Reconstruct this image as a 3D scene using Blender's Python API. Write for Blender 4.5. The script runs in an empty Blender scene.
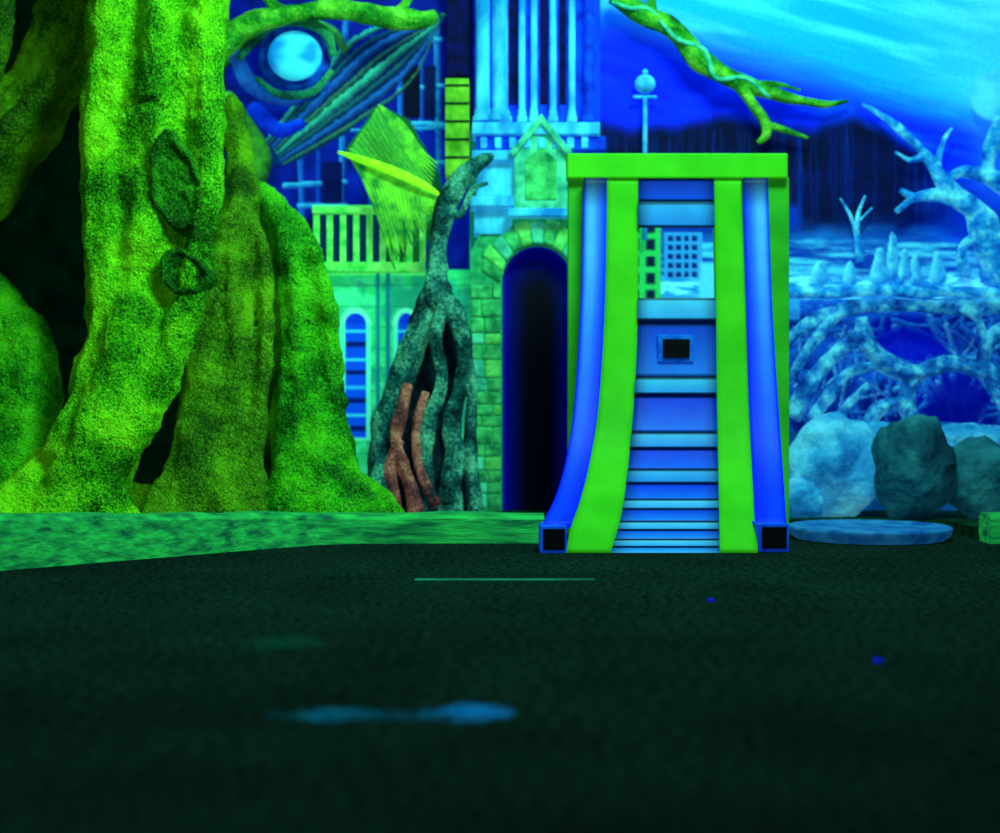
import bpy, bmesh, math, random
import numpy as np
from mathutils import Vector, noise as mn
random.seed(4); rng=np.random.default_rng(7)
F=1388.9; CX=500.0; CY=416.5; H=0.30
def P(px,py,z): return Vector(((px-CX)*z/F, z, H-(py-CY)*z/F))
def lin(c):
    c=np.asarray(c,dtype=float)/255.0
    return np.where(c<=0.04045,c/12.92,((np.clip(c,0,None)+0.055)/1.055)**2.4)
scene=bpy.context.scene
scene.view_settings.view_transform='Standard'
COL=scene.collection
# ---------------------------------------------------------------- materials
def new_mat(name):
    m=bpy.data.materials.new(name); m.use_nodes=True
    nt=m.node_tree; nt.nodes.clear()
    o=nt.nodes.new('ShaderNodeOutputMaterial'); b=nt.nodes.new('ShaderNodeBsdfPrincipled')
    nt.links.new(b.outputs[0],o.inputs[0]); b.inputs['Roughness'].default_value=0.8
    b.inputs['Specular IOR Level'].default_value=0.15
    return m,nt,b
def fluo(name,c1=None,c2=None,emit=0.3,rough=0.8,scale=30,detail=6,bump=0.0,bscale=60,lo=0.35,hi=0.65,attr=False,spec=0.1,stretch=(1,1,1),amt=0.3,bd=.01):
    """UV-reactive paint: diffuse pigment that also fluoresces a little"""
    m,nt,b=new_mat(name); N=nt.nodes; L=nt.links
    tc=N.new('ShaderNodeTexCoord'); mp=N.new('ShaderNodeMapping'); mp.inputs['Scale'].default_value=stretch
    L.new(tc.outputs['Object'],mp.inputs[0])
    n=N.new('ShaderNodeTexNoise'); n.inputs['Scale'].default_value=scale; n.inputs['Detail'].default_value=detail
    L.new(mp.outputs[0],n.inputs['Vector'])
    mr=N.new('ShaderNodeMapRange'); mr.inputs[1].default_value=lo; mr.inputs[2].default_value=hi
    L.new(n.outputs[0],mr.inputs[0])
    mix=N.new('ShaderNodeMix'); mix.data_type='RGBA'
    L.new(mr.outputs[0],mix.inputs[0])
    if attr:
        a=N.new('ShaderNodeAttribute'); a.attribute_name='Col'
        d=N.new('ShaderNodeMix'); d.data_type='RGBA'; d.blend_type='MULTIPLY'; d.inputs[0].default_value=1
        L.new(a.outputs['Color'],d.inputs[6]); d.inputs[7].default_value=(1-amt,)*3+(1,)
        L.new(d.outputs[2],mix.inputs[6]); L.new(a.outputs['Color'],mix.inputs[7])
    else:
        mix.inputs[6].default_value=tuple(lin(c1))+(1,); mix.inputs[7].default_value=tuple(lin(c2))+(1,)
    L.new(mix.outputs[2],b.inputs['Base Color']); L.new(mix.outputs[2],b.inputs['Emission Color'])
    b.inputs['Emission Strength'].default_value=emit; b.inputs['Roughness'].default_value=rough
    b.inputs['Specular IOR Level'].default_value=spec
    if bump>0:
        n2=N.new('ShaderNodeTexNoise'); n2.inputs['Scale'].default_value=bscale; n2.inputs['Detail'].default_value=5
        L.new(mp.outputs[0],n2.inputs['Vector'])
        bp=N.new('ShaderNodeBump'); bp.inputs['Strength'].default_value=bump; bp.inputs['Distance'].default_value=bd
        L.new(n2.outputs[0],bp.inputs['Height']); L.new(bp.outputs[0],b.inputs['Normal'])
    return m
def bark(name,dark,mid,lite,emit=0.12,spk=200,amp=.8,big=6,bs=.9):
    m,nt,b=new_mat(name); N=nt.nodes; L=nt.links
    tc=N.new('ShaderNodeTexCoord')
    n=N.new('ShaderNodeTexNoise'); n.inputs['Scale'].default_value=big; n.inputs['Detail'].default_value=6
    L.new(tc.outputs['Object'],n.inputs['Vector'])
    v=N.new('ShaderNodeTexNoise'); v.inputs['Scale'].default_value=spk; v.inputs['Detail'].default_value=2
    L.new(tc.outputs['Object'],v.inputs['Vector'])
    a=N.new('ShaderNodeMath'); a.operation='MULTIPLY_ADD'; a.inputs[1].default_value=amp; a.inputs[2].default_value=-amp/2
    L.new(v.outputs[0],a.inputs[0])
    s=N.new('ShaderNodeMath'); s.operation='ADD'; L.new(n.outputs[0],s.inputs[0]); L.new(a.outputs[0],s.inputs[1])
    r=N.new('ShaderNodeValToRGB'); e=r.color_ramp.elements
    e[0].position=0.32; e[0].color=tuple(lin(dark))+(1,)
    e[1].position=0.66; e[1].color=tuple(lin(lite))+(1,)
    k=e.new(0.48); k.color=tuple(lin(mid))+(1,)
    L.new(s.outputs[0],r.inputs[0])
    L.new(r.outputs[0],b.inputs['Base Color']); L.new(r.outputs[0],b.inputs['Emission Color'])
    b.inputs['Emission Strength'].default_value=emit
    bp=N.new('ShaderNodeBump'); bp.inputs['Strength'].default_value=bs; bp.inputs['Distance'].default_value=0.009
    n3=N.new('ShaderNodeTexNoise'); n3.inputs['Scale'].default_value=38; n3.inputs['Detail'].default_value=6
    L.new(tc.outputs['Object'],n3.inputs['Vector'])
    ad=N.new('ShaderNodeMath'); ad.operation='MULTIPLY_ADD'; ad.inputs[1].default_value=2.5
    L.new(n3.outputs[0],ad.inputs[0]); L.new(v.outputs[0],ad.inputs[2])
    L.new(ad.outputs[0],bp.inputs['Height']); L.new(bp.outputs[0],b.inputs['Normal'])
    return m
# ---------------------------------------------------------------- mesh helpers
def link(o,parent=None):
    COL.objects.link(o)
    if parent: o.parent=parent
    return o
def empty(name):
    o=bpy.data.objects.new(name,None); COL.objects.link(o); return o
def mesh_obj(name,verts,faces,mat,parent=None,smooth=True,cols=None):
    me=bpy.data.meshes.new(name); me.from_pydata([tuple(v) for v in verts],[],faces)
    if cols is not None:
        a=me.color_attributes.new('Col','FLOAT_COLOR','POINT')
        c=np.ones((len(verts),4),dtype=np.float32); c[:,:3]=lin(np.array(cols)); a.data.foreach_set('color',c.ravel())
    me.materials.append(mat)
    if smooth: me.polygons.foreach_set('use_smooth',[True]*len(me.polygons))
    me.update()
    o=bpy.data.objects.new(name,me); return link(o,parent)
def catmull(pts,n=6):
    pts=[np.array(p,dtype=float) for p in pts]; out=[]
    q=[2*pts[0]-pts[1]]+pts+[2*pts[-1]-pts[-2]]
    for i in range(1,len(q)-2):
        for k in range(n):
            t=k/n
            out.append(0.5*((2*q[i])+(-q[i-1]+q[i+1])*t+(2*q[i-1]-5*q[i]+4*q[i+1]-q[i+2])*t*t+(-q[i-1]+3*q[i]-3*q[i+1]+q[i+2])*t**3))
    out.append(pts[-1]); return out
def tube_data(pts,seg=14,n=6,flat=1.0,wob=0.0,nsc=8.0,ridge=0.0,rk=5):
    W=[]
    for p in pts:
        v=P(p[0],p[1],p[2]); W.append((v.x,v.y,v.z,p[3]*p[2]/F))
    C=catmull(W,n); V=[];Fc=[]
    off=random.random()*50
    for i,c in enumerate(C):
        a=Vector(C[max(i-1,0)][:3]); b=Vector(C[min(i+1,len(C)-1)][:3]); t=(b-a).normalized()
        s=t.cross(Vector((0,1,0)))
        if s.length<1e-4: s=Vector((1,0,0))
        s.normalize(); u=s.cross(t).normalized(); r=max(c[3],0.0008)
        for k in range(seg):
            th=2*math.pi*k/seg
            d=s*math.cos(th)+u*math.sin(th)*flat
            rr=r
            if wob: rr*=1+wob*mn.noise((Vector(c[:3])+d*r)*nsc+Vector((off,0,0)))
            if ridge: rr*=1+ridge*math.sin(th*rk+i*0.12+off)
            V.append(Vector(c[:3])+d*rr)
    m=len(C)
    for i in range(m-1):
        for k in range(seg):
            Fc.append((i*seg+k,i*seg+(k+1)%seg,(i+1)*seg+(k+1)%seg,(i+1)*seg+k))
    Fc.append(tuple(range(seg-1,-1,-1))); Fc.append(tuple((m-1)*seg+k for k in range(seg)))
    return V,Fc
def tubes(name,lst,mat,parent=None,clamp=False,**kw):
    V=[];Fc=[]
    for pts in lst:
        v,f=tube_data(pts,**kw); o=len(V); V+=v; Fc+=[tuple(i+o for i in q) for q in f]
    if clamp:
        for v in V: v.z=max(v.z,.0305)
    return mesh_obj(name,V,Fc,mat,parent)
def box(name,x0,x1,y0,y1,z0,z1,mat,parent=None,bevel=0.0,smooth=False):
    V=[(x,y,z) for x in (x0,x1) for y in (y0,y1) for z in (z0,z1)]
    Fc=[(0,1,3,2),(4,6,7,5),(0,4,5,1),(2,3,7,6),(0,2,6,4),(1,5,7,3)]
    o=mesh_obj(name,V,Fc,mat,parent,smooth)
    if bevel:
        md=o.modifiers.new('bev','BEVEL'); md.width=bevel; md.segments=2
    return o
def pbox(name,px0,px1,py0,py1,z,depth,mat,parent=None,bevel=0.003):
    a=P(px0,py1,z); b=P(px1,py0,z)
    return box(name,a.x,b.x,z,z+depth,a.z,b.z,mat,parent,bevel)
def prism(name,pts2,z,depth,mat,parent=None,bevel=0.0):
    n=len(pts2); A=[P(x,y,z) for x,y in pts2]
    V=A+[v+Vector((0,depth,0)) for v in A]
    Fc=[tuple(range(n)),tuple(range(2*n-1,n-1,-1))]+[(i,i+n,(i+1)%n+n,(i+1)%n) for i in range(n)]
    o=mesh_obj(name,V,Fc,mat,parent,False)
    bm=bmesh.new(); bm.from_mesh(o.data); bmesh.ops.recalc_face_normals(bm,faces=bm.faces); bm.to_mesh(o.data); bm.free()
    if bevel:
        md=o.modifiers.new('bev','BEVEL'); md.width=bevel; md.segments=2
    return o
# ================================================================ MURAL (paint on the back wall)
ZW=4.0
step=1.5
xs=np.arange(-260,1262,step); ys=np.arange(-160,531,step)
X,Y=np.meshgrid(xs,ys); C=np.zeros(X.shape+(3,))
def vnoise(x,y,seed=0):
    r=np.random.default_rng(seed).random((256,256))
    xi=np.floor(x).astype(int); yi=np.floor(y).astype(int); fx=x-xi; fy=y-yi
    fx=fx*fx*(3-2*fx); fy=fy*fy*(3-2*fy)
    g=lambda a,b:r[b%256,a%256]
    return (g(xi,yi)*(1-fx)+g(xi+1,yi)*fx)*(1-fy)+(g(xi,yi+1)*(1-fx)+g(xi+1,yi+1)*fx)*fy
def fbm(x,y,seed=0,o=4):
    s=0;a=0.5;t=0
    for k in range(o):
        s=s+a*vnoise(x*2**k,y*2**k,seed+k); t+=a; a*=0.5
    return s/t
def ss(a,b,x):
    t=np.clip((x-a)/(b-a),0,1); return t*t*(3-2*t)
def put(mask,col):
    global C
    col=np.asarray(col,dtype=float)
    if col.ndim==1: col=col[None,None,:]
    C=C*(1-mask[...,None])+col*mask[...,None]
def mixc(a,b,t): return np.asarray(a,float)[None,None,:]*(1-t[...,None])+np.asarray(b,float)[None,None,:]*t[...,None]
def rect(x0,x1,y0,y1,col,soft=1.0,a=1.0):
    m=np.clip((X-x0)/soft+.5,0,1)*np.clip((x1-X)/soft+.5,0,1)*np.clip((Y-y0)/soft+.5,0,1)*np.clip((y1-Y)/soft+.5,0,1)
    put(m*a,col)
def ell(cx,cy,rx,ry,col,soft=0.1,a=1.0,top=False):
    d=np.sqrt(((X-cx)/rx)**2+((Y-cy)/ry)**2); put((1-ss(1-soft,1+soft,d))*a,col)
def polym(pts):
    ins=np.zeros(X.shape,bool); n=len(pts)
    for i in range(n):
        x1,y1=pts[i]; x2,y2=pts[(i+1)%n]
        if y1==y2: continue
        c=((y1>Y)!=(y2>Y))&(X<(x2-x1)*(Y-y1)/(y2-y1)+x1); ins^=c
    return ins.astype(float)
def poly(pts,col,a=1.0): put(polym(pts)*a,col)
def stroke(pts,col,a=1.0,edge=(0,10,60),shade=0.6,rough=0.15,sd=1):
    cp=catmull(pts,5)
    best=np.full(X.shape,9.0); sgn=np.zeros(X.shape)
    xa=min(p[0] for p in cp)-25; xb=max(p[0] for p in cp)+25; ya=min(p[1] for p in cp)-25; yb_=max(p[1] for p in cp)+25
    for i in range(len(cp)-1):
        x1,y1,r1=cp[i]; x2,y2,r2=cp[i+1]; R=max(r1,r2)+4
        i0=np.searchsorted(xs,min(x1,x2)-R); i1=np.searchsorted(xs,max(x1,x2)+R)
        j0=np.searchsorted(ys,min(y1,y2)-R); j1=np.searchsorted(ys,max(y1,y2)+R)
        if i1<=i0 or j1<=j0: continue
        xx=X[j0:j1,i0:i1]; yy=Y[j0:j1,i0:i1]; dx=x2-x1; dy=y2-y1; l2=dx*dx+dy*dy+1e-6
        t=np.clip(((xx-x1)*dx+(yy-y1)*dy)/l2,0,1); ex=xx-x1-t*dx; ey=yy-y1-t*dy
        r=np.maximum(r1+(r2-r1)*t,0.8); d=np.sqrt(ex*ex+ey*ey)/r
        s=-(ex*0.5+ey*0.85)/r
        b=best[j0:j1,i0:i1]; m=d<b; b[m]=d[m]; sgn[j0:j1,i0:i1][m]=s[m]
    i0=np.searchsorted(xs,xa); i1=np.searchsorted(xs,xb); j0=np.searchsorted(ys,ya); j1=np.searchsorted(ys,yb_)
    if i1<=i0 or j1<=j0: return
    sl_=(slice(j0,j1),slice(i0,i1))
    nz=fbm(X[sl_]/5,Y[sl_]/5,sd)
    mask=((1-ss(0.85,1.1,best[sl_]+rough*(nz-.5)))*a)[...,None]
    br=np.clip(0.55+shade*sgn[sl_]+0.5*(nz-.5),0,1.25)
    c=mixc(edge,col,br)
    C[sl_]=C[sl_]*(1-mask)+c*mask
# --- sky and clouds
yb=22+(X-600)*0.29
d=Y-yb
st=fbm((X+Y*2.5)/190,(Y-X*0.27)/15,3,4)
st2=fbm(X/60,(Y-X*0.2)/20,13,4)
sky=mixc((0,32,235),(6,150,235),ss(28,-50,d+(st-.5)*80))
put(np.ones(X.shape),sky)
put(ss(0.38,0.78,st)*ss(20,-30,d)*0.75,(60,205,245))
put(ss(860,1000,X)*ss(10,-40,d)*.4,(90,215,245))
put(ss(.5,.7,st2)*ss(90,0,d)*ss(-40,0,d)*.5,(0,90,245))
put(ss(0.52,0.3,st2)*0.45*ss(-10,60,d),(0,12,190))
put(ss(655,590,X)*ss(40,110,Y)*.5,(0,30,190))
# --- night forest
hz=122+26*(fbm(X/45,X*0,21,4)-.5)+ss(850,980,X)*55
put(ss(hz-9,hz+12,Y),mixc((0,2,22),(0,12,80),fbm(X/30,Y/22,22)))
for k in range(60):
    x=rng.uniform(590,1000); 
    put(np.exp(-((X-x-6*(fbm(Y/30,X*0,k)-.5))/1.3)**2)*ss(hz,hz+20,Y)*ss(250,200,Y)*0.25,(0,50,170))
put(ss(212,245,Y+14*(fbm(X/25,Y/10,23)-.5))*ss(580,600,X),mixc((0,40,150),(10,120,200),fbm(X/30,Y/6,24)))
put(ss(890,980,X)*ss(140,190,Y)*ss(270,220,Y)*.8,(0,60,225))
put(ss(960,1000,X)*ss(90,130,Y)*ss(230,170,Y)*.6,(30,130,240))
# --- mid ground & ledge
g=fbm(X/35,Y/5,31,5)
put(ss(238,244,Y+6*(fbm(X/20,X*0,5)-.5))*ss(560,600,X),mixc((0,50,150),(50,175,215),ss(.3,.7,g)))
put(ss(272,280,Y+8*(fbm(X/18,X*0,6)-.5))*ss(305,297,Y)*ss(560,600,X),mixc((10,110,190),(90,220,240),ss(.3,.68,fbm(X/12,Y/4,33))))
for (x,y,w,h) in [(893,262,10,24),(880,268,12,16),(915,270,9,12),(938,268,10,13),(850,272,8,8),(820,270,10,6),(905,266,8,14),(892,250,4,16)]:
    stroke([(x,y-h/1,w*.35),(x,y,w*.7),(x,y+8,w*.9)],(80,215,230),edge=(0,80,170))
# --- under the ledge
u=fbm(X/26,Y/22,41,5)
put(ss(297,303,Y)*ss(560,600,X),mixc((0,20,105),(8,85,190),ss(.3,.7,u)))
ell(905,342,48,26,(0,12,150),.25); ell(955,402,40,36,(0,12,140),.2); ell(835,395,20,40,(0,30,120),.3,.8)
for k in range(150):
    x=rng.uniform(780,1040); y=rng.uniform(303,425); a=rng.uniform(-.6,1.9); L_=rng.uniform(18,55); r=rng.uniform(1,4)
    c=rng.uniform(-.6,.6); pts=[]
    for t in range(4):
        pts.append((x,y,r*(1-.18*t))); x+=math.cos(a)*L_/3; y+=math.sin(a)*L_/3; a+=c*.6
    stroke(pts,(20,125,210) if k%4 else (60,180,225),edge=(0,20,110),a=.9,sd=50+k%7)
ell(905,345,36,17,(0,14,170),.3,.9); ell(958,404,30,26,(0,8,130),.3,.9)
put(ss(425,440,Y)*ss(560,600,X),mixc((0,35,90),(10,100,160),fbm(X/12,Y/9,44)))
# --- buildings visible through the ladder opening
rect(560,800,296,320,(30,130,200)); rect(560,800,205,232,(0,40,150),soft=8)
rect(628,661,215,300,(25,170,80)); 
for yy in range(222,296,17):
    for xx in (630,646): rect(xx,xx+9,yy,yy+11,(0,20,50))
rect(664,702,232,278,(30,130,200))
for yy in range(236,274,9):
    for xx in range(668,700,8): rect(xx,xx+5,yy,yy+5,(0,20,90))
rect(700,720,262,300,(60,180,220),soft=5)
# --- left part : wall painted dark as shade in the big tree's gaps
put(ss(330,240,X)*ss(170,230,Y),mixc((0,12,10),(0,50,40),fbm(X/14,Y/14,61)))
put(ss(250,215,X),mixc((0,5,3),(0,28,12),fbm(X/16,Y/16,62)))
m=((X>225)&(X<470)&(Y<290)).astype(float)
put(m,mixc((0,4,60),(0,30,185),fbm(X/22,Y/30,63)))
for (x,xx,w,c) in [(298,302,3,(10,110,210)),(318,318,2,(0,70,190)),(346,340,3,(20,140,215)),(372,370,2,(0,70,190)),(400,402,3,(10,110,210)),(421,421,2,(10,90,190)),(437,439,3,(20,150,215))]:
    stroke([(x,20,w),(x*.5+xx*.5,120,w),(xx,240,w)],c,edge=(0,30,120))
for (x0,x1,y0,y1,w) in [(285,350,60,66,2),(380,445,92,86,2.5),(380,445,124,126,4),(285,345,186,182,3),(390,445,160,163,2),(300,345,206,206,3),(390,440,44,40,3),(290,440,132,128,1.5)]:
    stroke([(x0,y0,w),(x1,y1,w)],(40,170,215),edge=(0,50,140))
rect(322,342,162,204,(0,8,70)); rect(403,420,66,118,(0,3,30)); rect(378,397,66,118,(0,14,120)); rect(404,436,132,178,(0,20,140)); rect(424,436,66,118,(0,10,60))
put(((X>225)&(X<325)).astype(float)*ss(215,240,Y),mixc((0,10,6),(0,50,26),fbm(X/14,Y/14,161)))  # dark fill painted as shade for the gap between the roots
# castle side wall (teal green)
rect(325,480,270,520,(30,190,110))
put(polym([(325,270),(480,270),(480,520),(325,520)])*ss(.42,.7,fbm(X/16,Y/10,70))*.7,(60,225,160))
put(polym([(325,270),(480,270),(480,520),(325,520)])*ss(.5,.3,fbm(X/22,Y/30,171))*.6,(10,120,110))
for y in range(285,515,21): rect(325,480,y,y+1.5,(10,120,100),a=.5)
rect(312,425,205,274,(0,40,80)); 
rect(312,425,262,275,(80,235,120)); rect(312,425,205,211,(80,230,110))
for (x0,x1,y0,y1) in [(345,366,324,438),(398,414,324,400)]:
    ell((x0+x1)/2,y0,(x1-x0)/2+5,16,(90,235,190)); rect(x0-5,x1+5,y0,y1+3,(60,225,180))
    ell((x0+x1)/2,y0,(x1-x0)/2,11,(0,50,200)); rect(x0,x1,y0,y1,(0,70,215))
    for y in range(y0+6,y1,28): rect(x0,x1,y,y+3,(30,180,220)); rect(x0,x1,y+12,y+17,(0,20,100))
for x in (376,386): rect(x,x+4,270,420,(10,110,130))
# creature swirl / curled leaf
poly([(452,8),(420,20),(370,38),(325,72),(296,108),(268,140),(262,168),(300,160),(345,135),(388,95),(420,55)],(0,30,90))
for k in range(8):
    t=k/7; w=[3.5,1.6,4.4,2.0,5.0,2.4,3.6,1.5][k]
    stroke([(446-8*t,14+12*t,1.0),(400-35*(1-t)+10*t,34+48*t,w),(330-14*(1-t)+20*t,84+42*t,w+1),(268+16*t,140+24*t,1.6)],
           [(40,190,140),(10,100,90),(16,100,190),(40,130,70)][k%4],edge=(0,8,50),sd=80+k,rough=.9,a=.85)
stroke([(228,60,8),(250,40,9),(285,20,7),(330,30,5),(345,50,4)],(50,170,60),edge=(0,30,40))
stroke([(235,55,7),(252,85,9),(290,100,7),(325,85,5)],(20,110,190),edge=(0,20,100))
stroke([(228,100,9),(245,130,12),(262,160,10),(250,200,9)],(60,170,40),edge=(0,30,20))
stroke([(255,110,8),(278,130,8),(300,125,6)],(0,60,225),edge=(0,10,130))
for k in range(22):
    t=k/21
    stroke([(228+30*t,150+50*t,2),(250+20*t,175+55*t,3),(262+40*t,205+30*t,1.5)],(50,160,40),edge=(0,30,20),sd=k)
# hanging palm frond
poly([(378,104),(345,150),(362,170),(380,225),(392,272),(412,270),(432,235),(442,200),(440,175),(410,120)],(10,80,40))
for k in range(30):
    t=k/29
    stroke([(380-34*t*0.9,106+46*t,1.2),(400-30*t,150+22*t,2.2),(432-22*t,190+36*t,2.2),(441-38*t,196+72*t,1.0)],
           (130,235,40) if k%3==0 else (50,190,50),edge=(0,70,50),sd=90+k)
rect(446,600,-160,135,(0,50,200)); rect(446,474,-160,180,(0,12,60))
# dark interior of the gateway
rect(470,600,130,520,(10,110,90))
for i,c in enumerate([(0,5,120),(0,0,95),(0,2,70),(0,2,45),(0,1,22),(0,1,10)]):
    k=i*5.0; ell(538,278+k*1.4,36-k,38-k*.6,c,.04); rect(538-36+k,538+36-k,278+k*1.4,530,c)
C=np.clip(C,0,255)
ny,nx=X.shape
Vw=np.stack([(X-CX)*ZW/F,np.full(X.shape,ZW),H-(Y-CY)*ZW/F],-1).reshape(-1,3)
idx=np.arange(ny*nx).reshape(ny,nx)
Fq=np.stack([idx[:-1,:-1],idx[1:,:-1],idx[1:,1:],idx[:-1,1:]],-1).reshape(-1,4)
me=bpy.data.meshes.new('wall_back'); me.vertices.add(len(Vw)); me.vertices.foreach_set('co',Vw.ravel())
me.loops.add(Fq.size); me.loops.foreach_set('vertex_index',Fq.ravel())
me.polygons.add(len(Fq)); me.polygons.foreach_set('loop_start',np.arange(0,Fq.size,4)); me.polygons.foreach_set('loop_total',np.full(len(Fq),4))
me.update(calc_edges=True)
ca=me.color_attributes.new('Col','FLOAT_COLOR','POINT'); cc=np.ones((ny*nx,4),np.float32); cc[:,:3]=lin(C.reshape(-1,3)); ca.data.foreach_set('color',cc.ravel())
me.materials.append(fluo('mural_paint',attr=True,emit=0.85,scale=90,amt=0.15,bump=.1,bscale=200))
link(bpy.data.objects.new('wall_back',me))
# ================================================================ FLOOR carpet
fx=np.linspace(-2.6,2.6,440); fy=np.linspace(0.2,4.0,500); FX,FY=np.meshgrid(fx,fy)
base=np.zeros(FX.shape+(3,))+np.array((17,43,36.))
nz=fbm(FX*7,FY*7,200,3)
base*= (0.8+0.4*nz)[...,None]
def fl(mask,col):
    global base
    base=base*(1-mask[...,None])+np.array(col,float)*mask[...,None]
def fpt(px,py):
    z=H*F/(py-CY); return (px-CX)*z/F,z
nn=fbm(FX*30,FY*30,205,3)
for (x,y,wx,wy,c,a) in [(330,714,.050,.028,(12,110,150),1),(470,712,.046,.038,(20,130,215),1.0),(400,716,.06,.022,(8,80,110),.8),(280,642,.055,.05,(10,80,62),.6)]:
    cx,cy=fpt(x,y); r=np.sqrt(((FX-cx)/wx)**2+((FY-cy)/wy)**2)+(nn-.5)*1.2
    fl(ss(1.25,.6,r)*a,c)
V=np.stack([FX,FY,np.zeros(FX.shape)],-1).reshape(-1,3)
idx=np.arange(FX.size).reshape(FX.shape)
Fq=np.stack([idx[:-1,:-1],idx[:-1,1:],idx[1:,1:],idx[1:,:-1]],-1).reshape(-1,4).tolist()
mesh_obj('floor',V.tolist(),Fq,fluo('carpet',attr=True,emit=0.30,scale=85,detail=7,amt=.72,bump=1,bscale=130,lo=.40,hi=.60,spec=0,rough=1),cols=base.reshape(-1,3))
x0,z0=fpt(415,580); x1,_=fpt(595,580)
box('floor_seam_strip',x0,x1,z0-.010,z0+.010,0.0,.0015,fluo('seam',(8,75,60),(20,125,90),emit=.3,scale=8))
speck=fluo('speck',(0,10,180),(10,20,220),emit=.6)
for (a,b) in [(711,602),(878,663)]:  # small blue specks on the carpet
    x,z=fpt(a,b); bm=bmesh.new(); bmesh.ops.create_uvsphere(bm,u_segments=12,v_segments=8,radius=.006)
    bmesh.ops.scale(bm,vec=(1,1,.5),verts=bm.verts); bmesh.ops.translate(bm,vec=(x,z,.003),verts=bm.verts)
    m_=bpy.data.meshes.new('floor_speck'); bm.to_mesh(m_); bm.free(); m_.materials.append(speck); link(bpy.data.objects.new('floor_speck',m_))
# planting bed
bedm=fluo('bed_soil',(0,22,14),(4,60,30),emit=.15,scale=25,bump=.8)
V=[(-2.6,1.25,.03),(-1.06,2.80,.03),(-.55,3.26,.03),(-.33,3.37,.03),(.12,3.375,.03),(.12,3.6,.03),(.74,3.6,.03),(.74,3.62,.03),(1.16,3.62,.03),(1.16,3.37,.03),(2.6,3.37,.03),(2.6,3.995,.03),(-2.6,3.995,.03)]
V2=[(a,b,.0) for a,b,c in V]
n=len(V); mesh_obj('planting_bed',V+V2,[tuple(range(n))]+[(i,i+n,(i+1)%n+n,(i+1)%n) for i in range(n)],bedm,smooth=False)
# ================================================================ CURB
curbm=fluo('curb_paint',(4,80,58),(34,175,78),emit=.34,scale=34,detail=9,bump=.6,lo=.3,hi=.66,stretch=(.3,1,1.8))
curb=empty('curb')
def curbseg(name,pts,w=.08,parent=curb):
    V=[];Fc=[]; N_=30
    P_=[]
    for i in range(len(pts)-1):
        for k in range(N_): P_.append([pts[i][j]+(pts[i+1][j]-pts[i][j])*k/N_ for j in range(3)])
    P_.append(pts[-1])
    for i,(x,y,h) in enumerate(P_):
        a=P_[max(i-4,0)]; b=P_[min(i+4,len(P_)-1)]; t=Vector((b[0]-a[0],b[1]-a[1],0)).normalized(); nrm=Vector((-t.y,t.x,0))
        h2=h+.004*mn.noise(Vector((x*9,y*9,0)))
        for (o,zz) in [(0,0),(0,h2*.6),(.0,h2-.012),(.010,h2),(w-.01,h2),(w,h2-.012),(w,0)]:
            wv=.004*mn.noise(Vector((x*14,zz*30,y*14)))
            q=Vector((x,y,zz))+nrm*(o+wv); V.append(q)
    m=7
    for i in range(len(P_)-1):
        for k in range(m-1): Fc.append((i*m+k,(i+1)*m+k,(i+1)*m+k+1,i*m+k+1))
    Fc.append(tuple(range(m))); Fc.append(tuple((len(P_)-1)*m+k for k in reversed(range(m))))
    return mesh_obj(name,V,Fc,curbm,parent,smooth=False)
curbseg('back_run',[(-2.5,1.2,.17),(-.97,2.70,.108),(-.52,3.155,.080),(-.42,3.245,.073),(-.32,3.28,.070),(.105,3.285,.070)])
curbseg('end_run',[(1.155,3.27,.07),(2.5,3.27,.07)])
# ================================================================ BIG TREE
tree=empty('gnarled_tree')
barkA=bark('bark_lime',(14,74,0),(62,180,4),(135,238,20),emit=.07,big=7,amp=.8)
barkB=bark('bark_olive',(20,62,2),(60,125,4),(104,180,12),emit=.06,big=7,amp=.8)
barkC=bark('bark_green',(4,62,6),(30,145,10),(82,210,22),emit=.07,big=7,amp=.8)
tx=bpy.data.textures.new('bark_clouds','CLOUDS'); tx.noise_scale=.10; tx.noise_depth=4
tx2=bpy.data.textures.new('bark_fine','CLOUDS'); tx2.noise_scale=.03; tx2.noise_depth=3
def organic(name,lst,mat,vox=.009,s1=.032,s2=.011,parent=tree,**kw):
    o=tubes(name,lst,mat,parent,**kw)
    r=o.modifiers.new('remesh','REMESH'); r.mode='VOXEL'; r.voxel_size=vox; r.use_smooth_shade=True
    sm=o.modifiers.new('sm','SMOOTH'); sm.iterations=2
    for t,s in ((tx,s1),(tx2,s2)):
        d_=o.modifiers.new('disp','DISPLACE'); d_.texture=t; d_.strength=s; d_.texture_coords='LOCAL'; d_.mid_level=.58
    return o
K=dict(seg=20,wob=.14,nsc=10,ridge=.08,rk=5)
organic('main_trunk',[
 [(172,-140,3.72,66),(168,-40,3.72,58),(158,60,3.70,60),(152,150,3.68,64),(150,230,3.66,60),(144,300,3.62,54),(134,350,3.56,48),(112,410,3.50,45),(88,475,3.46,44),(56,540,3.44,54)],
 [(60,460,3.5,28),(20,505,3.40,28),(-40,545,3.3,30)],
 [(80,470,3.48,28),(106,510,3.42,28),(124,545,3.40,32)],
 [(196,-60,3.64,24),(203,20,3.60,22),(207,100,3.57,19),(210,160,3.55,18),(206,215,3.53,18),(198,260,3.52,18),(184,310,3.52,18),(170,365,3.50,16),(146,420,3.46,17),(116,465,3.44,17)],
 [(118,-80,3.62,26),(110,20,3.58,24),(100,110,3.56,20),(98,190,3.54,18),(102,260,3.52,17),(104,330,3.50,16),(84,400,3.46,18),(60,460,3.42,22)],
 [(150,-80,3.58,14),(156,20,3.55,14),(150,100,3.52,12)],
],barkA,**K)
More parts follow.
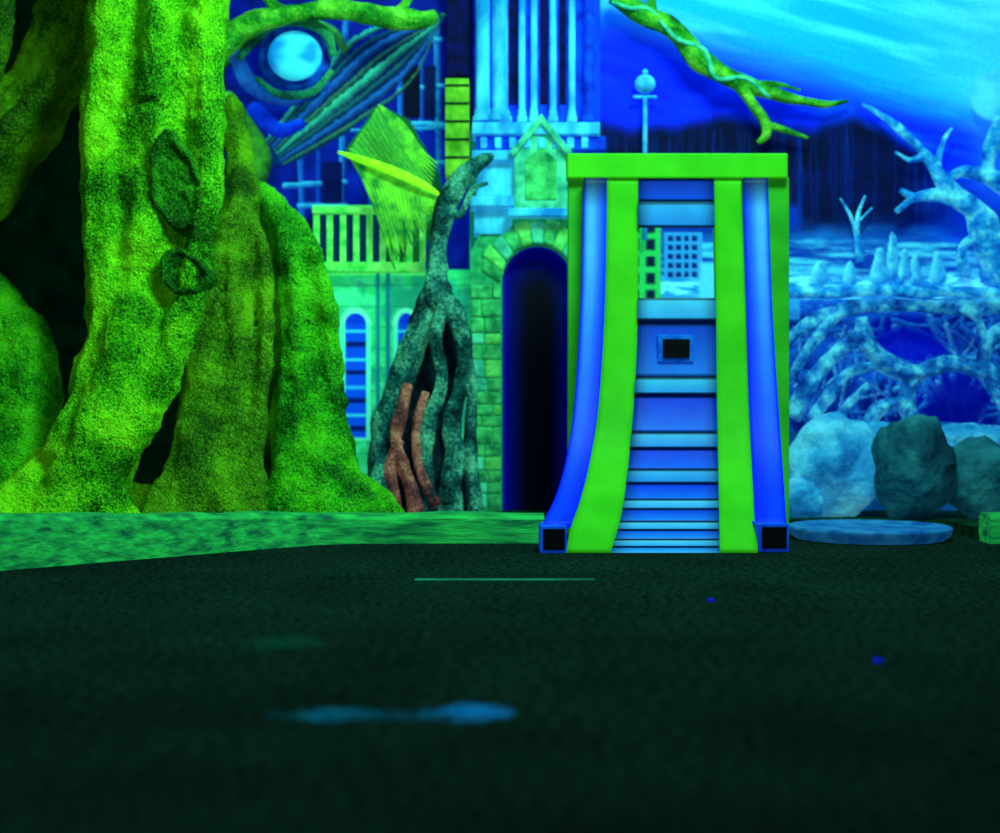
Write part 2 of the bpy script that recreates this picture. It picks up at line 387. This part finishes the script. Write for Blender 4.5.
organic('upper_limb',[
 [(130,-80,3.8,46),(92,-10,3.82,40),(52,70,3.82,36),(14,130,3.80,40),(-50,200,3.78,52),(-120,290,3.75,60)],
 [(30,-120,3.7,34),(-2,-30,3.68,24),(-14,50,3.68,24),(-60,130,3.7,34)],
 [(100,-20,3.72,12),(62,60,3.70,12),(30,110,3.68,12),(-20,160,3.66,16)],
],barkB,**K)
organic('left_root',[
 [(-60,250,3.72,34),(-10,318,3.70,34),(18,352,3.68,36),(22,420,3.62,36),(10,490,3.54,42),(5,545,3.5,60)],
 [(60,430,3.86,30),(70,540,3.84,50)],
],barkC,**K)
organic('middle_root',[
 [(228,95,3.82,9),(236,130,3.80,13),(241,170,3.76,17),(238,215,3.72,23),(232,270,3.68,28),(224,340,3.64,34),(216,410,3.60,38),(212,470,3.54,42),(212,545,3.48,56)],
 [(240,205,3.68,8),(258,240,3.66,9),(266,290,3.62,9),(266,350,3.58,9),(258,420,3.55,11),(252,480,3.5,15),(262,545,3.44,24)],
 [(236,210,3.68,8),(216,270,3.62,10),(202,330,3.59,12),(194,400,3.56,14),(180,470,3.5,17),(156,540,3.42,26)],
 [(238,215,3.66,7),(232,300,3.58,8),(238,380,3.55,7),(222,450,3.52,10)],
 [(270,200,3.88,16),(275,300,3.88,20),(278,400,3.85,22),(280,540,3.8,26)],
 [(140,485,3.62,16),(140,545,3.6,34)],
],barkB,**K)
organic('right_root',[
 [(250,185,3.80,9),(268,203,3.76,15),(290,235,3.72,24),(302,290,3.70,33),(306,350,3.68,34),(308,410,3.64,38),(314,470,3.58,46),(318,545,3.52,68)],
 [(312,250,3.66,12),(328,310,3.63,12),(332,380,3.60,12),(338,440,3.56,14),(350,490,3.52,20),(372,540,3.46,34)],
 [(330,470,3.6,20),(362,492,3.56,17),(388,514,3.5,16),(408,545,3.46,18)],
 [(268,200,3.72,8),(290,250,3.65,9),(296,330,3.60,9),(302,410,3.57,10),(290,480,3.52,14)],
],barkC,**K)
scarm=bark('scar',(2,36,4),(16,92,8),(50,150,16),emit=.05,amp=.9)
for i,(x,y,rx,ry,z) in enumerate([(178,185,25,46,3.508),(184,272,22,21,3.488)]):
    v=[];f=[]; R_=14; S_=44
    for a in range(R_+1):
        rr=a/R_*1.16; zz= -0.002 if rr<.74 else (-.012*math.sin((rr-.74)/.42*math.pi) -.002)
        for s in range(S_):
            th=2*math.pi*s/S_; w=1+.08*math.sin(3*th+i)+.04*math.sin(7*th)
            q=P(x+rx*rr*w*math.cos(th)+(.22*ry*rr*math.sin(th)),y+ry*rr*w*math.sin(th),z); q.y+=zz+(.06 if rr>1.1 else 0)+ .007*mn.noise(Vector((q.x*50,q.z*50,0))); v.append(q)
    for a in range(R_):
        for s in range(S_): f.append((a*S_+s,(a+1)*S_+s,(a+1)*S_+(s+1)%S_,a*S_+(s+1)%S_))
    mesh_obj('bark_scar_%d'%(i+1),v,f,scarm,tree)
# ================================================================ TWISTED ROOT beside gateway
vine=empty('twisted_root')
rootg=bark('root_grey',(0,30,34),(14,88,88),(80,180,145),emit=.16,spk=120,amp=.4,big=14)
rootr=bark('root_red',(20,30,40),(106,56,56),(165,118,96),emit=.32,spk=120,amp=.4,big=14)
rootd=fluo('root_cavity_shade',(0,8,24),(0,36,50),emit=.12,scale=40,bump=.8)
K2=dict(seg=14,wob=.22,nsc=22,ridge=.16,rk=4,clamp=True)
tubes('stems',[
 [(492,156,3.84,3),(480,163,3.82,7),(462,178,3.8,9),(447,203,3.8,10),(439,240,3.8,9),(436,275,3.78,11),(440,298,3.76,15),(456,316,3.74,11),(465,345,3.73,8),(462,385,3.73,8),(452,420,3.72,8),(455,455,3.70,9),(450,490,3.66,10),(452,522,3.64,13)],
 [(438,285,3.78,12),(425,318,3.76,12),(412,350,3.75,12),(400,385,3.74,12),(385,420,3.72,11),(380,455,3.70,11),(378,490,3.66,12),(372,522,3.64,15)],
 [(445,300,3.72,7),(436,340,3.70,6),(442,380,3.70,6),(430,420,3.69,7),(424,460,3.68,7),(428,495,3.66,8),(430,522,3.64,11)],
 [(465,345,3.76,5),(472,390,3.76,5),(470,440,3.74,6),(474,500,3.7,7),(476,519,3.7,8)],
 [(446,205,3.80,4),(460,215,3.80,4),(472,190,3.80,3),(488,183,3.8,2)],
],rootg,vine,**K2)
tubes('red_stems',[
 [(408,385,3.70,5),(402,410,3.68,6),(396,440,3.67,6),(402,465,3.66,6),(412,490,3.64,6),(418,522,3.62,10)],
 [(426,392,3.70,4),(416,430,3.68,4),(420,470,3.66,5),(436,505,3.62,6)],
 [(399,440,3.68,5),(390,470,3.66,6),(394,500,3.64,6),(398,522,3.62,8)],
],rootr,vine,**K2)
organic('cavity_shade',[[(440,300,3.84,10),(436,340,3.85,22),(430,400,3.85,34),(425,460,3.82,42),(424,512,3.80,48)]],rootd,parent=vine,s1=.02,clamp=True,**K)  # solid dark mass behind the stems, stands in for the cavity's shade
# ================================================================ CASTLE GATEWAY relief
castle=empty('castle_gate_tower')
stoneG=fluo('stone_green',(14,110,66),(60,195,108),emit=.42,scale=28,detail=8,bump=.7,lo=.32,hi=.64)
stoneY=fluo('stone_lime',(34,150,60),(88,212,105),emit=.42,scale=26,detail=8,bump=.7,lo=.32,hi=.64)
stoneT=fluo('stone_teal',(14,125,105),(66,200,155),emit=.45,scale=26,detail=8,bump=.4,lo=.32,hi=.64)
mort=fluo('mortar',(16,120,80),(40,170,100),emit=.35,scale=40)
cyanS=fluo('stone_cyan',(10,115,195),(60,200,230),emit=.52,scale=16,detail=7,bump=.3,stretch=(1,1,.4),lo=.38,hi=.66)
blueS=fluo('stone_blue',(0,34,170),(0,70,235),emit=.55,scale=20,bump=.2)
zc=3.93
def arcpts(cx,cy,rx,ry,a0,a1,n): return [(cx+rx*math.cos(math.radians(a0+(a1-a0)*i/n)),cy-ry*math.sin(math.radians(a0+(a1-a0)*i/n))) for i in range(n+1)]
inner=[(502,511)]+arcpts(538,282,36,38,180,0,18)+[(574,511)]
prism('facade',[(470,511),(470,235)]+arcpts(538,262,68,52,170,10,14)+[(606,235),(606,511)]+inner[::-1],zc,.06,mort,castle)
for i in range(11):
    a0=180-i*16.36+.2; a1=180-(i+1)*16.36+1.0
    ro=56+2*math.sin(i*2.3)
    o_=arcpts(538,270,ro,ro-6,a0,a1,3); n_=arcpts(538,282,37,39,a0,a1,3)
    prism('voussoir_%d'%(i+1),o_+n_[::-1],zc-.010-.003*(i%3),.02,[stoneG,stoneY,stoneT][i%3],castle,.006)
y=284;i=0
while y<503:
    h=random.uniform(11,19); w=random.choice([9,14,20,17])
    h=min(h,510-y)
    prism('jamb_stone_%d'%i,[(502-w,y+1),(501,y+.6),(501,y+h-.6),(502-w,y+h-1)],zc-.008-.004*random.random(),.02,random.choice([stoneG,stoneY,stoneG]),castle,.006)
    a_=502-w-1.2
    if a_-471>4: prism('quoin_%d'%i,[(471,y+1),(a_,y+.8),(a_,y+h-1),(471,y+h-1)],zc-.005-.004*random.random(),.02,random.choice([stoneG,stoneG,stoneT]),castle,.005)
    y+=h;i+=1
prism('gable',[(514,214),(514,146),(541,118),(568,146),(568,214)],3.88,.08,stoneT,castle,.006)
prism('gable_niche',[(525,200),(525,160),(541,146),(557,160),(557,200)],3.876,.02,stoneG,castle,.004)
prism('gable_coping',[(509,152),(541,113),(573,152),(568,156),(541,124),(514,156)],3.86,.06,stoneT,castle,.003)
pbox('sill',508,574,208,216,3.87,.08,cyanS,castle)
for i,(a,b,y0,y1,z) in enumerate([(472,600,122,134,3.87),(476,606,136,150,3.89),(472,514,150,160,3.88),(476,514,162,196,3.91),(470,514,196,206,3.88),(474,512,208,234,3.92)]):
    pbox('cornice_%d'%(i+1),a,b,y0,y1,z,.10 if z<3.9 else .08,blueS if i==1 else cyanS,castle)
for i in range(8):
    x=480+i*14.5; pbox('dentil_%d'%(i+1),x,x+7,137,148,3.875,.05,cyanS,castle)
def column(name,px,rp,y0,y1,z,mat):
    a=P(px,y1,z); b=P(px,y0,z); r=rp*z/F
    V=[];Fc=[];S=16;Hh=b.z-a.z
    rows=[(1.5,0),(1.5,.014),(1.2,.02),(1.25,.028),(1.0,.04),(.94,Hh)]
    for (k,zz) in rows:
        for s in range(S): V.append((a.x+r*k*math.cos(2*math.pi*s/S),z+r*k*math.sin(2*math.pi*s/S),a.z+zz))
    for i in range(len(rows)-1):
        for s in range(S): Fc.append((i*S+s,i*S+(s+1)%S,(i+1)*S+(s+1)%S,(i+1)*S+s))
    mesh_obj(name,V,Fc,mat,castle)
pbox('shaft_wall',474,596,-150,122,3.95,.045,blueS,castle)
column('column_1',483,7,-150,122,3.92,cyanS); column('column_2',500,8,-150,122,3.91,cyanS)
for i,x in enumerate((522,534,553,572)): column('column_%d'%(i+3),x,3.4,-150,122,3.93,cyanS)
column('column_7',589,5,-150,122,3.92,blueS)
navy=fluo('navy',(0,0,30),(0,6,80),emit=.3)
for i,(a,b) in enumerate([(509,518),(540,548),(559,566)]): pbox('slot_%d'%(i+1),a,b,-150,104,3.945,.01,navy,castle,0)
pil=empty('side_pillar')
pbox('shaft',445,469,78,176,3.90,.09,fluo('lime_block',(50,125,20),(105,190,45),emit=.38,scale=20,bump=.4),pil,.004)
for i in range(5): pbox('groove_%d'%(i+1),445,469,84+i*18,86+i*18,3.896,.01,bedm,pil,0)
pbox('dark_upper',446,468,-150,76,3.94,.05,navy,pil)
rail=empty('balcony_railing')
rl=fluo('rail_green',(40,190,70),(110,235,110),emit=.5,scale=30)
pbox('top_rail',312,424,207,213,3.95,.03,rl,rail); pbox('bottom_rail',312,424,262,272,3.95,.04,rl,rail)
for i in range(9): pbox('baluster_%d'%(i+1),313+i*13.3,319+i*13.3,213,262,3.96,.02,rl,rail)
frond=empty('palm_frond')
lime=fluo('frond_lime',(100,235,20),(160,250,40),emit=.65,scale=40)
tubes('rib',[[(338,152,3.90,1.5),(362,160,3.89,3.8),(395,172,3.88,4.8),(425,186,3.88,3.8),(442,197,3.89,1)]],lime,frond,flat=.4)
fr2=fluo('frond_green',(20,120,50),(100,210,50),emit=.4,scale=25)
tubes('leaflets',[[(350+i*4.6,155+i*1.9,3.91,1.6),(366+i*4.6,185+i*1.2,3.90,2.0),(380+i*3.2,222+i*-1,3.90,1.8),(392+i*2.8+random.uniform(-3,3),268-i*3.6+random.uniform(-5,5),3.91,.8)] for i in range(17)],fr2,frond,flat=.4,n=4,seg=8)
tubes('upper_leaflets',[[(380,106,3.91,1.5),(392+i*2,128+i*-1,3.90,2),(410+i*2.4,158-i*1.5,3.90,1.6),(432+i*1.2,184-i*4,3.91,.7)] for i in range(6)],fr2,frond,flat=.4,n=4,seg=8)
eye=empty('carved_eye')
def lens(name,x,y,rp,z,sq,mat,par):
    bm=bmesh.new(); r=rp*z/F; bmesh.ops.create_uvsphere(bm,u_segments=32,v_segments=20,radius=r)
    bmesh.ops.scale(bm,vec=(1.05,sq,.95),verts=bm.verts); bmesh.ops.translate(bm,vec=P(x,y,z),verts=bm.verts)
    m_=bpy.data.meshes.new(name); bm.to_mesh(m_); bm.free(); m_.materials.append(mat)
    m_.polygons.foreach_set('use_smooth',[True]*len(m_.polygons)); link(bpy.data.objects.new(name,m_),par)
lens('eyeball',295,56,26,3.93,.5,fluo('eye_glow',(10,130,220),(50,205,240),emit=.75,scale=9,detail=2,lo=.42,hi=.58),eye)
lens('socket',295,57,35,3.96,.3,fluo('eye_socket',(0,30,130),(0,80,200),emit=.3,scale=30),eye)
tubes('lids',[[(238,60,3.92,4),(262,30,3.90,6),(295,20,3.89,6),(325,32,3.90,5),(334,56,3.92,4)],[(256,78,3.93,3),(280,94,3.92,4),(312,92,3.92,4),(332,70,3.93,3)]],bark('lid',(0,50,60),(20,130,90),(60,190,110),emit=.2,amp=.3),eye,flat=.6,wob=.2,nsc=20)
barkG=bark('branch_green',(4,80,24),(40,160,34),(110,215,60),emit=.18,amp=.4,big=16)
br=empty('tree_branch')
tubes('limb',[[(215,52,3.84,12),(245,26,3.84,12),(290,14,3.85,9),(340,10,3.86,10),(390,18,3.86,11),(420,20,3.87,9),(436,14,3.88,5)],[(390,16,3.86,6),(405,4,3.86,5),(415,-20,3.88,4)],[(290,14,3.85,6),(270,2,3.86,6),(262,-30,3.88,5)]],barkG,br,wob=.25,nsc=18,ridge=.08)
br2=empty('tree_branch')
tubes('limb',[[(612,-4,3.92,9),(645,16,3.92,9),(672,30,3.92,10),(700,58,3.92,11),(726,76,3.92,9),(752,86,3.93,9),(790,98,3.94,5),(825,104,3.95,4),(848,101,3.96,2)],
 [(735,80,3.92,7),(750,100,3.92,6),(764,120,3.93,5),(766,134,3.93,4),(758,143,3.94,2)],[(764,124,3.93,4),(785,130,3.94,3),(808,138,3.95,1.5)],
 [(672,30,3.92,6),(655,20,3.92,5),(650,-20,3.93,4)],[(750,86,3.93,5),(775,84,3.93,3),(800,90,3.94,1.5)]],barkG,br2,wob=.3,nsc=18,ridge=.1)
vineC=fluo('creeper_cyan',(20,150,120),(70,205,160),emit=.3,scale=50)
tubes('creeper',[[(612,2,3.9,2),(630,8,3.89,2.3),(650,10,3.90,2.3),(676,38,3.89,2.3),(704,50,3.89,2.3),(716,78,3.89,2.3),(745,78,3.9,2.3),(770,98,3.92,2)]],vineC,br2,wob=.2)
bare=empty('bare_tree')
cy=bark('bark_cyan',(0,65,185),(20,138,220),(85,212,240),emit=.46,spk=60,amp=.2,big=20,bs=.8)
tubes('trunk',[[(1030,300,3.93,26),(1008,275,3.93,21),(990,240,3.92,16),(974,210,3.92,11),(948,188,3.92,8),(925,155,3.93,5),(898,128,3.94,4),(876,112,3.95,3),(862,104,3.95,1.5)],
 [(1060,180,3.9,20),(1010,185,3.9,12),(985,175,3.91,8),(962,172,3.92,5),(945,180,3.92,5)],
 [(974,210,3.91,7),(940,196,3.92,6),(915,198,3.93,4.5),(896,212,3.94,2.5)],[(915,198,3.93,4),(900,190,3.94,2)],
 [(945,186,3.92,5),(938,165,3.93,4),(944,140,3.94,2.5),(952,128,3.94,1.2)],[(938,165,3.93,3),(925,158,3.94,2)],
 [(985,235,3.93,7),(965,245,3.93,5),(962,262,3.94,5),(966,276,3.95,5)],[(925,155,3.93,4),(910,160,3.94,2.5),(895,152,3.95,1)],
 [(1005,120,3.92,10),(990,150,3.92,7),(988,175,3.92,7)]],cy,bare,wob=.35,nsc=18,ridge=.14)
lens('canopy_ball',997,96,27,3.94,.3,fluo('pale_cyan',(20,140,225),(70,205,245),emit=.55,scale=9),bare)
bare2=empty('bare_tree')
tubes('trunk',[[(860,262,3.96,4.5),(857,240,3.96,3),(858,215,3.96,2.2),(865,196,3.965,1)],[(857,238,3.96,2.2),(850,215,3.96,1.8),(840,198,3.965,.8)],[(858,222,3.96,1.5),(872,208,3.965,.8)]],cy,bare2,wob=.3,nsc=18)
lamp=empty('street_lamp')
lmM=fluo('lamp_metal',(0,110,190),(50,175,220),emit=.45)
tubes('post',[[(645,240,3.96,2.5),(645,160,3.96,2.5),(645,98,3.96,2)]],lmM,lamp,n=3)
lens('globe',645,84,10,3.96,.9,fluo('lamp_globe',(20,120,200),(60,185,220),emit=.45),lamp)
pbox('arm',633,657,95,98,3.955,.012,lmM,lamp); lens('finial',645,72,3,3.96,1,lmM,lamp)
tang=empty('tangled_roots')
rt=bark('root_blue',(0,44,135),(16,105,190),(75,190,225),emit=.38,spk=60,amp=.22,big=20,bs=.8)
tubes('roots',[
 [(780,345,3.92,7),(815,320,3.92,8),(850,308,3.92,8),(900,305,3.92,7),(950,307,3.92,8),(1030,306,3.92,9)],
 [(862,318,3.89,6),(866,342,3.88,8),(885,362,3.88,9),(915,374,3.88,9),(950,364,3.88,8),(985,372,3.88,8),(1030,395,3.88,9)],
 [(915,374,3.88,7),(906,400,3.88,8),(918,422,3.88,8),(945,430,3.88,8),(985,432,3.88,8),(1030,440,3.88,9)],
 [(792,418,3.88,8),(806,392,3.88,9),(830,360,3.88,8),(862,334,3.89,7)],
 [(812,420,3.88,7),(828,395,3.88,7),(850,372,3.88,6),(885,362,3.88,5)],
 [(780,400,3.88,5),(800,362,3.88,5),(822,330,3.89,5),(842,312,3.9,4)],
 [(868,425,3.88,7),(880,408,3.88,6),(905,398,3.88,5)],
 [(1030,320,3.89,8),(998,332,3.89,7),(985,352,3.89,6),(988,378,3.88,6),(1005,410,3.87,6)],
 [(960,307,3.9,5),(978,320,3.9,5),(988,350,3.9,4)],
 [(840,425,3.88,6),(848,405,3.88,5),(868,385,3.88,4)]],rt,tang,wob=.4,nsc=20,ridge=.16,rk=4)
tubes('ledge',[[(778,293,3.93,5),(820,293,3.92,6),(870,291,3.92,6),(920,292,3.92,6),(970,293,3.92,6),(1040,296,3.92,7)]],cy,tang,wob=.4,nsc=14)
# ================================================================ BOULDERS
def boulder(x,y,rx,ry,z,mat,sd):
    bm=bmesh.new(); bmesh.ops.create_icosphere(bm,subdivisions=5,radius=1)
    c=P(x,y,z); k=z/F
    for v in bm.verts:
        n_=v.co.normalized(); q=n_*(1+.28*mn.noise(n_*1.3+Vector((sd,0,0)))+.10*mn.noise(n_*3.5+Vector((sd,5,0)))+.025*mn.noise(n_*12))
        for pl in range(5):
            dv=Vector((math.sin(sd*3+pl*2.1),math.cos(sd+pl*1.7),math.sin(pl*1.3+sd*2))).normalized()
            e_=q.dot(dv)-.82
            if e_>0: q-=dv*e_*.75
        p=Vector((q.x*rx*k,q.y*min(rx,ry)*k*.75,q.z*ry*k))+c
        p.z=max(p.z,.031); v.co=p
    m_=bpy.data.meshes.new('boulder'); bm.to_mesh(m_); bm.free(); m_.materials.append(mat)
    m_.polygons.foreach_set('use_smooth',[True]*len(m_.polygons)); link(bpy.data.objects.new('boulder',m_))
rb=bark('rock_blue',(10,95,165),(36,140,200),(85,188,222),emit=.40,spk=60,amp=.2,big=9,bs=.5)
rd=bark('rock_teal',(2,44,64),(12,80,100),(34,115,128),emit=.22,spk=60,amp=.2,big=9,bs=.5)
boulder(832,468,52,58,3.76,rb,1.3); boulder(913,470,44,57,3.66,rd,2.7); boulder(984,482,44,44,3.70,rd,4.2)
boulder(884,440,22,18,3.84,rb,6.1); boulder(965,444,44,20,3.84,rb,7.7); boulder(798,500,26,24,3.7,rb,9.4); boulder(1060,470,44,52,3.68,rb,3.3)
def lathe(name,prof,c,mat,S=64,sx=1,parent=None):
    V=[];Fc=[]
    for (r,z) in prof:
        for s in range(S): V.append((c[0]+r*math.cos(2*math.pi*s/S)*sx,c[1]+r*math.sin(2*math.pi*s/S),c[2]+z))
    for i in range(len(prof)-1):
        for s in range(S): Fc.append((i*S+s,i*S+(s+1)%S,(i+1)*S+(s+1)%S,(i+1)*S+s))
    Fc.append(tuple((len(prof)-1)*S+k for k in range(S)))
    return mesh_obj(name,V,Fc,mat,parent)
lathe('shallow_dish',[(.172,0),(.186,.010),(.192,.024),(.192,.030),(.186,.033),(.176,.029),(.165,.026),(.05,.026)],(.905,3.405,.001),fluo('dish_blue',(8,75,150),(36,125,185),emit=.32,scale=20,spec=.2,rough=.5),sx=1.02)
# ================================================================ RAMP
ramp=empty('mini_golf_ramp')
gm=fluo('ramp_green',(42,158,10),(54,176,18),emit=.36,scale=8,detail=3,rough=.6,spec=.1)
att=fluo('ramp_painted',attr=True,emit=.5,scale=20,amt=.12,rough=.5,spec=.1)
blk=fluo('ramp_black',(0,2,6),(0,6,14),emit=.1)
def interp(tab,y):
    a=np.array(tab,float); return float(np.interp(y,a[:,0],a[:,1]))
def smooth_tab(tab):
    c=catmull(tab,10); return [tuple(p) for p in c]
depthtab=smooth_tab([(153,3.50),(230,3.495),(300,3.48),(360,3.455),(410,3.415),(450,3.36),(485,3.275),(510,3.19),(530,3.11),(553,3.035)])
E=[[(178,584),(300,581),(400,575),(450,568),(480,561),(500,554),(525,543),(553,540)],
   [(178,607),(300,605),(400,599),(460,590),(500,580),(526,571),(553,566)],
   [(178,638),(300,638),(400,634),(500,624),(553,611)],
   [(178,714),(300,716),(400,717),(500,719),(553,720)],
   [(178,743),(300,747),(400,750),(500,755),(553,758)],
   [(178,768),(300,772),(400,778),(500,785),(553,788)]]
E=[smooth_tab(e) for e in E]
def band(name,e0,e1,y0,y1,mat,thick,off,colf=None,nx_=6,ny_=60):
    V=[];cols=[];Fc=[]
    for lay in (0,1):
        for j in range(ny_+1):
            y=y0+(y1-y0)*j/ny_
            z=interp(depthtab,y)-off
            for i in range(nx_+1):
                t=i/nx_; px=interp(E[e0],y)*(1-t)+interp(E[e1],y)*t
                q=P(px,y,z) 
                if lay: q=q+Vector((0,thick,0)) ; q.z=max(q.z-thick*.2,0.001)
                q.z=max(q.z,0.001)
                V.append(q); cols.append(colf(t,y) if colf else (60,200,10))
    A=(nx_+1)*(ny_+1); w=nx_+1
    for j in range(ny_):
        for i in range(nx_):
            a=j*w+i; Fc.append((a,a+w,a+w+1,a+1)); b=A+a; Fc.append((b,b+1,b+w+1,b+w))
    for j in range(ny_):
        a=j*w; Fc.append((a,A+a,A+a+w,a+w)); a=j*w+nx_; Fc.append((a,a+w,A+a+w,A+a))
    for i in range(nx_):
        Fc.append((i,i+1,A+i+1,A+i)); a=ny_*w+i; Fc.append((a,A+a,A+a+1,a+1))
    o=mesh_obj(name,V,Fc,mat,ramp,smooth=False,cols=cols if colf else None)
    o.data.polygons.foreach_set('use_smooth',[i<2*ny_*nx_ for i in range(len(o.data.polygons))]); return o
band('green_side_left',1,2,178,553,gm,.03,.0); band('green_side_right',3,4,178,553,gm,.03,.0)
def bluec(t,y,side=1):  # light painted into the rail blue: pale lit middle, darkened edges, dimmed top
    tt=t if side>0 else 1-t
    k=np.clip((y-250)/240,0,1)
    base=np.array((60,148,222.))*(1-k)+np.array((0,50,255.))*k
    low=np.array((0,40,215.))*(1-k)+np.array((0,22,245.))*k
    e=np.clip(min(tt*1.8,(1-tt)*5),0,1)
    c=base*e+low*(1-e)
    return c*(.3+.7*np.clip((y-178)/30,0,1))
band('rail_left',0,1,178,526,att,.04,.022,lambda t,y:bluec(t,y,-1),nx_=12); band('rail_right',4,5,178,524,att,.04,.022,lambda t,y:bluec(t,y,1),nx_=12)
def endblock(name,x0,x1,y0,y1,z,dp=.10):
    pbox(name,x0,x1,y0,y1,z,dp,fluo(name+'_m',(0,50,200),(10,80,220),emit=.4),ramp,.002)
    pbox(name+'_face',x0+3,x1-2,y0+3,y1-3,z-.003,.006,blk,ramp,.001)
endblock('rail_end_left',540,567,526,553.3,3.045); endblock('rail_end_right',759,789,524,552,3.055)
def slat(name,y0,y1,c0,c1,off,th=.014):
    def cf(t,y):
        k=(y-y0)/(y1-y0); c=np.array(c0,float)*(1-k)+np.array(c1,float)*k
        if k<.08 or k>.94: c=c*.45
        e=min(t,1-t)
        return c*(.66+.34*min(1,e*6))
    band(name,2,3,y0,y1,att,th,off,cf,nx_=14,ny_=14)
sl=[(178,200,(0,30,130),(0,60,190),.0),(202,226,(40,140,205),(20,105,190),.012),
 (298,319,(60,170,215),(40,135,205),.012),(320,377,(0,48,170),(20,100,205),.0),(378,393,(50,160,205),(20,120,200),.012),(394,432,(0,36,190),(10,90,215),.0),
 (433,447,(50,150,205),(20,110,200),.012),(448,469,(0,40,190),(10,85,215),.0),(470,482,(50,145,205),(20,110,200),.012),(483,499,(0,40,195),(10,95,215),.0),
 (500,508,(70,170,215),(40,130,205),.010),(509,521,(0,50,195),(20,110,215),.0),(522,529,(70,170,215),(40,130,205),.010),(530,539,(0,70,205),(30,120,215),.0),(540,546,(70,170,215),(40,130,205),.008),(547,553,(10,100,205),(50,150,215),.0)]
for i,(a,b,c0,c1,of) in enumerate(sl): slat('slat_%d'%(i+1),a,b,c0,c1,of)
pbox('window_surround',658,694,335,362,3.447,.02,fluo('ws',(0,70,190),(20,105,205),emit=.35),ramp,.002)
pbox('window_hole',663,690,339,358,3.442,.012,blk,ramp,.001)
gd=fluo('ramp_green_shaded',(28,132,24),(42,155,32),emit=.34,scale=8,detail=3,rough=.6,spec=.1)  # ramp green with shade put into the colour, for posts and cheeks
pbox('frame_top',567,788,153,178,3.49,.06,gm,ramp,.004)
def post(name,xa,xb):
    a=P(xa,178,3.52); b=P(xb,178,3.52); box(name,a.x,b.x,3.515,3.55,.0,a.z+.002,gd,ramp,.003)
post('frame_post_left',568,588); post('frame_post_right',765,789)
for nm,e,dx in (('cheek_left',0,8),('cheek_right',5,-4)):
    V=[];Fc=[]
    for j in range(41):
        y=178+(526-178)*j/40; z=interp(depthtab,y); px=interp(E[e],y)+(2 if dx>0 else -2); q=P(px,y,z); V.append(q)
        b_=P(px+dx,y,3.55); V.append(Vector((b_.x,3.55,q.z)))
    for j in range(40): Fc.append((2*j,2*j+1,2*j+3,2*j+2))
    o=mesh_obj(nm,V,Fc,gd,ramp,False); sd_=o.modifiers.new('s','SOLIDIFY'); sd_.thickness=.004
# ================================================================ LIGHTS
def area(name,loc,target,sx,sy,power,col):
    l=bpy.data.lights.new(name,'AREA'); l.shape='RECTANGLE'; l.size=sx; l.size_y=sy; l.energy=power; l.color=col
    o=bpy.data.objects.new(name,l); COL.objects.link(o); o.location=loc
    o.rotation_euler=(Vector(target)-Vector(loc)).to_track_quat('-Z','Y').to_euler(); return o
area('uv_tube_key',(.55,2.35,2.0),(-.9,3.7,.5),.8,.2,64,(.42,1,.7))
area('uv_tube_right',(1.6,2.4,2.5),(1.0,4.0,.6),1.2,.3,8,(.3,.85,1))
area('uv_tube_floor',(0,2.2,2.8),(0,3.2,0),2.5,.4,8,(.4,1,1))
w=bpy.data.worlds.new('World'); scene.world=w; w.use_nodes=True
w.node_tree.nodes['Background'].inputs[0].default_value=(.02,.12,.10,1); w.node_tree.nodes['Background'].inputs[1].default_value=.3
# ================================================================ CAMERA
cd=bpy.data.cameras.new('camera'); cam=bpy.data.objects.new('camera',cd); COL.objects.link(cam)
cam.location=(0,0,H); cam.rotation_euler=(math.radians(90),0,0); cd.lens=50; cd.sensor_width=36; cd.clip_start=.05
cd.dof.use_dof=True; cd.dof.focus_distance=2.95; cd.dof.aperture_fstop=2.3
scene.camera=cam
